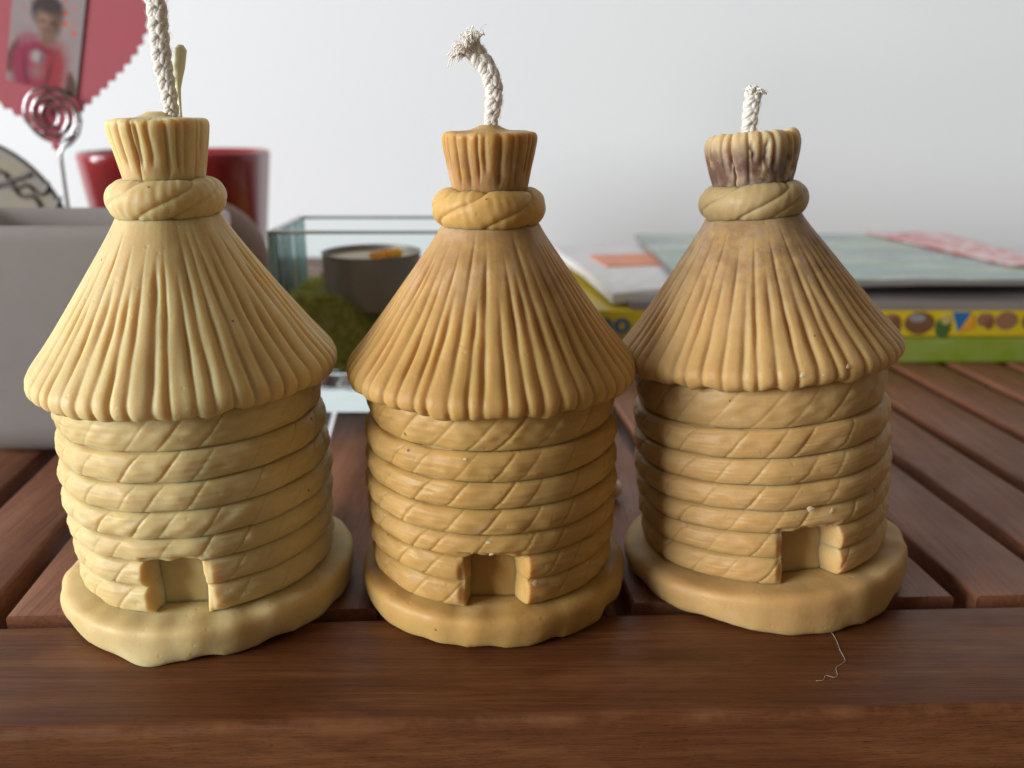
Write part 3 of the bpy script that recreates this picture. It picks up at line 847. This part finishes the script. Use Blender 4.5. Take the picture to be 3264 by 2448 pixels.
pink = simple('pink_card', (0.37, 0.072, 0.092), 0.75, var=0.06, scale=600)
def heart_outline():
    P = []
    for t in np.linspace(math.pi, -math.pi, 400):
        P.append((16 * math.sin(t) ** 3 * 0.00285, (13 * math.cos(t) - 5 * math.cos(2 * t) - 2 * math.cos(3 * t) - math.cos(4 * t) + 17) * 0.00242))
    P = resample(np.array(P), 2 * 58 + 1)[:-1]
    C = P.mean(0); n = len(P)
    out = []
    for i in range(n):
        tg = P[(i + 1) % n] - P[i - 1]; tg /= np.linalg.norm(tg) + 1e-9
        nrm = np.array([-tg[1], tg[0]])
        if np.dot(nrm, P[i] - C) < 0: nrm = -nrm
        out.append(P[i] + nrm * (0.0008 if i % 2 else -0.0008))
    return np.array(out)
ho = heart_outline()
card = thing('heart_card', 'pink heart-shaped card with zigzag edge in the wire clip', 'card', (-0.1823, 0.3605, 0.0886), (0, rad(-3), 0))
link('card_sheet', MB().poly(ho[::-1].tolist(), -0.0003, 0.0003).mesh('card_sheet'), pink, card)

# photograph glued on the heart: flat printed shapes
photo = thing('child_photograph', 'tilted photograph of a child in a pink top on the heart card', 'photograph', (-0.1806, 0.3600, 0.1275), (0, rad(14.5), 0))
PW, PH = 0.0272, 0.046
pm = NT('photo_print'); tc_ = pm.n('ShaderNodeTexCoord'); sp_ = pm.n('ShaderNodeSeparateXYZ'); pm.l(tc_.outputs['Object'], sp_.inputs[0])
wob = pm.noise(tc_.outputs['Object'], 420, 3)
def soft(cx, cz, a_, b_, rot=0.0, edge=0.22):
    """Soft-edged ellipse mask on the sheet, in millimetres from its middle."""
    ca, sa = math.cos(rad(rot)), math.sin(rad(rot))
    dx = pm.math('SUBTRACT', sp_.outputs['X'], cx / 1000); dz = pm.math('SUBTRACT', sp_.outputs['Z'], cz / 1000)
    u = pm.math('DIVIDE', pm.math('ADD', pm.math('MULTIPLY', dx, ca), pm.math('MULTIPLY', dz, sa)), a_ / 1000)
    w_ = pm.math('DIVIDE', pm.math('SUBTRACT', pm.math('MULTIPLY', dz, ca), pm.math('MULTIPLY', dx, sa)), b_ / 1000)
    d = pm.math('SQRT', pm.math('ADD', pm.math('MULTIPLY', u, u), pm.math('MULTIPLY', w_, w_)))
    d = pm.math('ADD', d, pm.math('MULTIPLY', pm.math('SUBTRACT', wob, 0.5), 0.5))
    return pm.ramp(pm.math('MULTIPLY', d, 0.5), [((1 - edge) * 0.5, 1.0), ((1 + edge) * 0.5, 0.0)])
c = pm.mix(pm.noise(tc_.outputs['Object'], 60, 2), (0.25, 0.20, 0.205), (0.33, 0.275, 0.28))
for args, col in (
        ((6.2, 15.0, 1.2, 1.2), (0.55, 0.13, 0.07)), ((9.6, 17.2, 1.0, 1.0), (0.40, 0.19, 0.17)), ((6.6, 11.0, 1.2, 1.2), (0.50, 0.13, 0.08)), ((9.9, 12.0, 0.9, 0.9), (0.38, 0.19, 0.17)),
        ((10.3, 8.5, 1.1, 1.1), (0.52, 0.13, 0.07)), ((6.0, 19.2, 1.0, 0.9), (0.40, 0.16, 0.14)), ((-8.6, 12.8, 0.9, 0.9), (0.33, 0.20, 0.18)), ((-9.2, 18.0, 0.9, 0.9), (0.33, 0.20, 0.18)), ((8.5, 3.5, 0.8, 0.8), (0.32, 0.20, 0.19)),
        ((-11.6, -5.5, 2.2, 6.5, -14), (0.075, 0.038, 0.028)),
        ((11.2, -11.5, 2.0, 5.0, 10), (0.085, 0.042, 0.03)),
        ((-2.0, -9.0, 10.2, 12.4), (0.235, 0.022, 0.045)), ((-5.4, -6.0, 4.6, 8.5, 8, 0.6), (0.27, 0.020, 0.070)), ((3.8, -6.2, 4.6, 8.0, -8, 0.6), (0.30, 0.030, 0.036)),
        ((-6.4, -10.0, 0.9, 5.0, 12, 0.9), (0.12, 0.010, 0.030)), ((2.2, -9.5, 0.9, 5.5, -10, 0.9), (0.14, 0.012, 0.022)), ((-1.0, -1.0, 5.0, 1.0, 10, 0.9), (0.17, 0.016, 0.034)),
        ((0.6, 4.6, 2.3, 3.2, 0, 0.4), (0.17, 0.095, 0.06)),
        ((-0.2, 13.6, 5.9, 6.4, 0, 0.2), (0.042, 0.028, 0.026)),
        ((0.5, 10.2, 4.3, 5.3, 0, 0.35), (0.205, 0.115, 0.075)), ((-1.4, 11.0, 1.8, 3.0, 0, 0.9), (0.27, 0.165, 0.115)), ((3.4, 9.6, 1.6, 3.8, 0, 0.9), (0.10, 0.052, 0.034)),
        ((0.4, 15.6, 5.2, 2.6, 0, 0.5), (0.040, 0.027, 0.025)),
        ((-1.4, 10.1, 1.0, 0.45, 0, 0.9), (0.045, 0.026, 0.02)), ((2.2, 10.0, 1.0, 0.45, 0, 0.9), (0.045, 0.026, 0.02)), ((0.3, 8.6, 0.7, 0.4, 0, 0.9), (0.13, 0.065, 0.045)), ((0.4, 7.0, 1.4, 0.5, 0, 0.9), (0.15, 0.05, 0.045)),
        ((-2.6, -3.6, 2.3, 2.2, 30, 0.5), (0.36, 0.31, 0.31)), ((-0.6, -4.2, 1.0, 2.2, 0, 0.8), (0.12, 0.08, 0.09)), ((-2.4, -8.8, 2.4, 2.6, 0, 0.8), (0.27, 0.12, 0.12))):
    c = pm.mix(soft(*args), c, col)
pm.set(Base__Color=c, Roughness=0.34, Specular__IOR__Level=0.4)
link('paper', MB().box(-PW / 2, PW / 2, -0.00045, -0.00032, -0.0150, PH - 0.015).mesh('paper'), pm.mat, photo)

# ------------------------------------------------------------------ glass box with moss and tealight
gl = thin_glass('clear_glass', (0.97, 0.99, 0.985), 0.05)
edge_m = simple('glass_edge', (0.24, 0.28, 0.27), 0.15, var=0.1, spec=0.6)
teal_m = frosted('glass_edge_teal', (0.50, 0.68, 0.66), 0.55, 0.15)
slab_m = NT('thick_glass_base'); v = slab_m.coords()
slab_m.set(Base__Color=slab_m.mix(slab_m.noise(v, 60, 2), (0.80, 0.95, 0.95), (0.90, 0.98, 0.98)), Roughness=0.06, IOR=1.5, Transmission__Weight=1.0, Normal=slab_m.bump(slab_m.noise(v, 90, 2), 0.0004))
slab_m = slab_m.mat
bx = thing('glass_box', 'clear rectangular glass box with thick base between pale and middle candles', 'glass box', (-0.0405, 0.3215, 0.0))
BW, BD, BH, BT = 0.086, 0.046, 0.0645, 0.0026
o = link('base', MB().box(-BW / 2, BW / 2, -BD / 2, BD / 2, 0, 0.0150).mesh('base'), slab_m, bx); bevel(o, 0.001, 3)
sides = [(-BW / 2, BW / 2, -BD / 2, -BD / 2 + BT), (-BW / 2, BW / 2, BD / 2 - BT, BD / 2), (-BW / 2, -BW / 2 + BT, -BD / 2 + BT + .0001, BD / 2 - BT - .0001), (BW / 2 - BT, BW / 2, -BD / 2 + BT + .0001, BD / 2 - BT - .0001)]
for (x0, x1, y0, y1) in sides:
    p = link('pane', MB().box(x0, x1, y0, y1, 0.0152, BH).mesh('pane'), gl, bx)
    link('top_edge', MB().box(x0, x1, y0, y1, BH + 0.0001, BH + 0.0011).mesh('top_edge'), edge_m, p)
for sx in (-1, 1):
    for sy in (-1, 1):
        x = sx * (BW / 2 + 0.0001); y = sy * (BD / 2 + 0.0001)
        link('corner_edge', MB().box(min(x, x - sx * 0.0022), max(x, x - sx * 0.0022), min(y, y - sy * 0.0022), max(y, y - sy * 0.0022), 0.0153, BH - 0.0002).mesh('corner_edge'), teal_m, bx)

# moss: short blades over a soft mound
moss_m = NT('green_moss'); v = moss_m.coords()
mc_ = (moss_m.ramp(moss_m.noise(v, 420, 3), [(0.3, (0.34, 0.35, 0.08)), (0.55, (0.58, 0.59, 0.17)), (0.75, (0.74, 0.74, 0.34))]))
moss_m.set(Base__Color=mc_, Roughness=0.85)
t_ = moss_m.n('ShaderNodeBsdfTranslucent'); moss_m.l(mc_, t_.inputs['Color']); mx = moss_m.n('ShaderNodeMixShader'); mx.inputs[0].default_value = 0.45
moss_m.l(moss_m.b.outputs[0], mx.inputs[1]); moss_m.l(t_.outputs[0], mx.inputs[2]); moss_m.l(mx.outputs[0], moss_m.out.inputs['Surface'])
g = np.random.RandomState(31)
def moss_h(x, y): return 0.0295 + 0.0135 * math.exp(-((x + 0.030) / 0.018) ** 2) + 0.0016 * math.sin(x * 300 + 1) + 0.0012 * math.sin(y * 420 + x * 120) - 0.004 * max(0, (x + 0.01) / 0.04)
iw, idp = BW / 2 - BT - 0.0006, BD / 2 - BT - 0.0006
mb = MB()
nx, ny = 40, 20
gx = np.linspace(-iw, iw, nx); gy = np.linspace(-idp, idp, ny)
V = [(x, y, moss_h(x, y) - 0.0012) for y in gy for x in gx]
F = [[j * nx + i, j * nx + i + 1, (j + 1) * nx + i + 1, (j + 1) * nx + i] for j in range(ny - 1) for i in range(nx - 1)]
mb.add(V, F)
ring_i = [i for i in range(nx)] + [j * nx + nx - 1 for j in range(1, ny)] + [(ny - 1) * nx + i for i in range(nx - 2, -1, -1)] + [j * nx for j in range(ny - 2, 0, -1)]
base_o = len(mb.V); mb.V += [(mb.V[i][0], mb.V[i][1], 0.0154) for i in ring_i]
mb.F += [[ring_i[k], base_o + k, base_o + (k + 1) % len(ring_i), ring_i[(k + 1) % len(ring_i)]] for k in range(len(ring_i))]
for q in range(9000):
    x, y = g.uniform(-iw, iw), g.uniform(-idp, idp)
    z = moss_h(x, y) - 0.0014
    if q % 3 == 0:
        y = -idp + g.uniform(0, 0.0006); z = g.uniform(0.016, moss_h(x, y))
    l_, a_ = g.uniform(0.0012, 0.0036), g.uniform(0, 6.28)
    tip = (min(iw, max(-iw, x + l_ * 0.7 * math.cos(a_))), min(idp, max(-idp - 0.0004, y + l_ * 0.5 * math.sin(a_))), z + l_)
    w_ = 0.00018
    o0 = len(mb.V)
    mb.V += [(x - w_ * math.sin(a_), y + w_ * math.cos(a_), z), (x + w_ * math.sin(a_), y - w_ * math.cos(a_), z), tip]
    mb.F.append([o0, o0 + 1, o0 + 2])
mo = link('moss', mb.mesh('moss'), moss_m.mat, None, (-0.0405, 0.3215, 0.0))
tag(mo, 'green moss filling the bottom of the glass box', 'moss'); mo['kind'] = 'stuff'

tl = thing('tealight', 'silver tealight cup sitting on moss inside the glass box', 'tealight', (-0.0520, 0.3215, 0.0350))
alu = simple('aluminium_cup', (0.30, 0.265, 0.255), 0.5, metal=0.35, var=0.12)
V, F = lathe(resample(chaikin([(0, 0), (0.0168, 0.0), (0.0176, 0.001), (0.0178, 0.0195), (0.0184, 0.0203), (0.0181, 0.0206), (0.0174, 0.0199), (0.0172, 0.0165), (0.0, 0.0160)], 1), 70), 96)
link('cup', make_mesh('cup', V, F, True, 60), alu, tl)
V, F = lathe(resample([(0, 0.0162), (0.0168, 0.0162), (0.0170, 0.0180), (0.006, 0.0184), (0, 0.0186)], 40), 96)
link('wax', make_mesh('wax', V, F), simple('tealight_wax', (0.62, 0.52, 0.38), 0.5), tl)
org = simple('orange_petal', (0.85, 0.36, 0.03), 0.5)
yel = simple('yellow_petal', (0.85, 0.56, 0.08), 0.5)
for (x0, z0, w_, h_, tz, mm_) in ((0.0060, 0.0182, 0.0080, 0.0030, 0.2, org), (0.0030, 0.0183, 0.0060, 0.0026, -0.6, org), (0.0095, 0.0183, 0.0050, 0.0034, 0.6, yel)):
    pts = [(x0 + w_ * 0.5 * math.cos(a), z0 + h_ * 0.5 + h_ * 0.5 * math.sin(a)) for a in np.linspace(0, 2 * math.pi, 14, endpoint=False)]
    link('petal', MB().poly(pts, -0.0045 + tz * 0.004, -0.0030 + tz * 0.004).mesh('petal', True, 40), mm_, tl)

# ------------------------------------------------------------------ pile of books and magazines at the right
page_m = NT('page_edges'); v = page_m.coords((1, 1, 1))
page_m.set(Base__Color=page_m.mix(page_m.ramp(page_m.noise(page_m.coords((4, 4, 900)), 3, 2), [(0.35, 0.0), (0.65, 1.0)]), (0.62, 0.60, 0.56), (0.84, 0.84, 0.82)), Roughness=0.8)
page_m = page_m.mat
grey_m = NT('grey_page_edges'); v = grey_m.coords((4, 4, 900))
grey_m.set(Base__Color=grey_m.mix(grey_m.ramp(grey_m.noise(v, 3, 2), [(0.35, 0.0), (0.65, 1.0)]), (0.17, 0.145, 0.135), (0.30, 0.265, 0.25)), Roughness=0.7)
grey_m = grey_m.mat

gb = thing('green_book', 'lime green book at the bottom of the pile on the right', 'book', (0.155, 0.445, 0.0))
grn = NT('green_cover'); v = grn.coords((1, 1, 1))
grn.set(Base__Color=grn.mix(grn.ramp(grn.noise(v, 60, 3), [(0.35, 0.0), (0.7, 1.0)]), (0.20, 0.29, 0.02), (0.27, 0.34, 0.09)), Roughness=0.35)
link('page_block', MB().box(-0.105, 0.110, -0.0765, 0.075, 0.0011, 0.0092).mesh('page_block'), page_m, gb)
o = link('cover', MB().box(-0.107, 0.113, -0.0785, 0.077, 0.0, 0.0010).box(-0.107, 0.113, -0.0785, 0.077, 0.0093, 0.0106).box(-0.107, 0.113, -0.0800, -0.0772, 0.0, 0.01058).mesh('cover'), grn.mat, gb)
bevel(o, 0.0007, 3)

yb = thing('yellow_box', 'yellow box with blue letters and brown nut pictures on the green book', 'box', (0.0, 0.0, 0.0108))
yl = NT('yellow_print'); v = yl.coords()
yl.set(Base__Color=yl.mix(yl.noise(v, 50, 3), (0.55, 0.40, 0.010), (0.62, 0.47, 0.022)), Roughness=0.4); yl = yl.mat
o = link('body', MB().box(0.020, 0.264, 0.3662, 0.515, 0.0, 0.0122).mesh('body'), yl, yb); bevel(o, 0.0012, 4)
FY = 0.36605
def front(name, pts, col, lift=0.0):
    m_ = simple('print_' + name, col, 0.45, var=0.15, scale=220)
    return link(name, MB().poly(pts, FY - lift, 0.3664).mesh(name), m_, yb)
def U(x): return ((2750 + x / 3.607) / 3.1875 - 512) * 0.000424
def Wz(y): return 0.0117 - (y - 970) / 320 * 0.0117
brown, brown2 = (0.17, 0.075, 0.035), (0.25, 0.125, 0.065)
def blob(name, x0, x1, y0, y1, col, lift, pointy=0.0, n=22):
    cx, cz, a_, b_ = (U(x0) + U(x1)) / 2, (Wz(y0) + Wz(y1)) / 2, (U(x1) - U(x0)) / 2, (Wz(y0) - Wz(y1)) / 2
    pts = []
    for i in range(n):
        t = 2 * math.pi * i / n
        k = 1 - pointy * max(0, -math.sin(t)) ** 2
        pts.append((cx + a_ * math.cos(t) * k, cz + b_ * math.sin(t)))
    return front(name, pts, col, lift)
blob('nut_picture', 300, 510, 1000, 1190, brown2, 0.00010); blob('nut_picture', 390, 520, 1030, 1255, brown, 0.00016)
blob('nut_picture', 555, 910, 975, 1255, brown, 0.00010, 0.2); blob('grey_patch', 610, 800, 1005, 1100, (0.25, 0.25, 0.27), 0.00018)
blob('leaf_picture', 925, 1105, 1040, 1290, (0.06, 0.12, 0.03), 0.00010); blob('pale_patch', 980, 1100, 1005, 1130, (0.45, 0.37, 0.13), 0.00018)
front('blue_triangle', [(U(1105), Wz(978)), (U(1200), Wz(1215)), (U(1325), Wz(978))], (0.02, 0.13, 0.36), 0.00018)
front('orange_triangle', [(U(1215), Wz(1235)), (U(1385), Wz(1170)), (U(1350), Wz(1000))], (0.62, 0.27, 0.03), 0.00014)
blob('nut_picture', 1400, 1600, 990, 1160, brown2, 0.00010); blob('nut_picture', 1500, 1600, 1050, 1190, brown, 0.00016)
blob('nut_picture', 1615, 1880, 975, 1195, brown2, 0.00010, 0.2)
blob('nut_picture', 1930, 2200, 975, 1215, brown, 0.00010, 0.15)
fc = bpy.data.curves.new('lettering', 'FONT'); fc.body = 'no'; fc.size = 0.0128; fc.extrude = 0.0002; fc.offset = 0.0003; fc.space_character = 1.05
tmp = bpy.data.objects.new('tmp_text', fc); COL.objects.link(tmp)
dg = bpy.context.evaluated_depsgraph_get()
me = bpy.data.meshes.new_from_object(tmp.evaluated_get(dg)); me.name = 'lettering'
bpy.data.objects.remove(tmp)
link('lettering', me, simple('blue_ink', (0.015, 0.11, 0.27), 0.5), yb, (0.0372, 0.36592, 0.0024), (rad(90), 0, 0))

# grey magazine over the yellow box
gz = thing('grey_magazine', 'grey edged magazine lying directly on the yellow box', 'magazine', (0.154, 0.44, 0.0232))
for k in range(4):
    dx, dy = random.uniform(-0.0008, 0.0008), random.uniform(-0.0008, 0.0008)
    link('page_block', MB().box(-0.103 + dx, 0.104 + dx, -0.0735 + dy, 0.074 + dy, k * 0.00092, k * 0.00092 + 0.00088).mesh('page_block'), grey_m, gz)

# white magazine with orange panel, front left corner drooping
def sheet(name, w_, d_, z0, th, droop, parent, mat, nx=24, ny=24):
    """A flexible sheet with its own thickness whose front left corner droops."""
    V, F = [], []
    for lay in (0, 1):
        for j in range(ny):
            for i in range(nx):
                u, q = i / (nx - 1), j / (ny - 1)
                x, y = u * w_, q * d_
                dz = -droop * max(0, 1 - u * 2.6) ** 1.5 * max(0, 1 - q * 2.2) ** 1.3
                V.append((x, y, z0 + lay * th + dz))
    N_ = nx * ny
    for j in range(ny - 1):
        for i in range(nx - 1):
            a = j * nx + i
            F.append([N_ + a, N_ + a + 1, N_ + a + nx + 1, N_ + a + nx]); F.append([a, a + nx, a + nx + 1, a + 1])
    rim = [i for i in range(nx)] + [j * nx + nx - 1 for j in range(1, ny)] + [(ny - 1) * nx + i for i in range(nx - 2, -1, -1)] + [j * nx for j in range(ny - 2, 0, -1)]
    for k in range(len(rim)):
        a, b = rim[k], rim[(k + 1) % len(rim)]
        F.append([a, b, b + N_, a + N_])
    return link(name, make_mesh(name, V, F, True, 40), mat, parent)
wm = NT('white_cover'); v = wm.coords()
br = wm.n('ShaderNodeTexBrick'); 
sx_ = wm.n('ShaderNodeSeparateXYZ'); wm.l(v, sx_.inputs[0])
lines = wm.math('LESS_THAN', wm.math('FRACT', wm.math('MULTIPLY', sx_.outputs['Y'], 160.0)), 0.45)
cols_ = wm.math('GREATER_THAN', wm.noise(wm.coords((40, 160, 1)), 3.0, 2), 0.50)
wm.set(Base__Color=wm.mix(wm.math('MULTIPLY', wm.math('MULTIPLY', lines, cols_), 0.45), (0.72, 0.70, 0.71), (0.30, 0.29, 0.30)), Roughness=0.28)
wz = thing('white_magazine', 'white magazine with an orange panel on its cover, in the pile', 'magazine', (0.0440, 0.3735, 0.0271), (0, 0, rad(10.5)))
for k in range(4):
    sheet('page_block', 0.150 + random.uniform(-0.001, 0.001), 0.118, k * 0.00105, 0.00100, 0.0030, wz, page_m)
sheet('cover', 0.151, 0.119, 0.00422, 0.00025, 0.0030, wz, wm.mat)
o = link('orange_panel', MB().box(0.012, 0.066, 0.050, 0.083, 0.0044, 0.00515).mesh('orange_panel'), simple('orange_print', (0.75, 0.24, 0.10), 0.4, var=0.35, scale=60), wz)

# teal magazine on top with red checked stripe
tm = NT('teal_cover'); v = tm.coords()
ct = tm.ramp(tm.noise(tm.coords((0.55, 1.6, 1)), 30, 4, 0.6, 0.8), [(0.36, (0.13, 0.18, 0.18)), (0.43, (0.20, 0.33, 0.36)), (0.48, (0.18, 0.28, 0.21)), (0.53, (0.24, 0.38, 0.20)), (0.58, (0.40, 0.47, 0.45)), (0.65, (0.14, 0.19, 0.18))])
tm.set(Base__Color=ct, Roughness=0.22, Specular__IOR__Level=0.6)
tz_ = thing('teal_magazine', 'teal green magazine with red and white stripe on top of the pile', 'magazine', (0.0740, 0.3720, 0.0325), (0, 0, rad(0.5)))
for k in range(3):
    link('page_block', MB().box(0.0, 0.182 + random.uniform(-0.0008, 0.0008), random.uniform(-0.0006, 0.0004), 0.146, k * 0.0007, k * 0.0007 + 0.00066).mesh('page_block'), grey_m, tz_)
sheet('cover', 0.183, 0.147, 0.0022, 0.00022, 0.0, tz_, tm.mat)
rm = NT('red_check'); v = rm.coords()
ck = rm.n('ShaderNodeTexNoise'); ck.inputs['Scale'].default_value = 120.0; rm.l(v, ck.inputs['Vector'])
rm.set(Base__Color=rm.mix(rm.ramp(ck.outputs['Fac'], [(0.42, 0.0), (0.58, 1.0)]), (0.62, 0.10, 0.10), (0.72, 0.52, 0.52)), Roughness=0.25)
link('red_stripe', MB().add([(0.137, 0.1465, 0.0030), (0.1825, 0.1465, 0.0030), (0.1825, 0.030, 0.0030), (0.1600, 0.030, 0.0030), (0.137, 0.1465, 0.0034), (0.1825, 0.1465, 0.0034), (0.1825, 0.030, 0.0034), (0.1600, 0.030, 0.0034)],
     [[0, 1, 2, 3], [7, 6, 5, 4], [0, 4, 5, 1], [1, 5, 6, 2], [2, 6, 7, 3], [3, 7, 4, 0]]).mesh('red_stripe'), rm.mat, tz_)
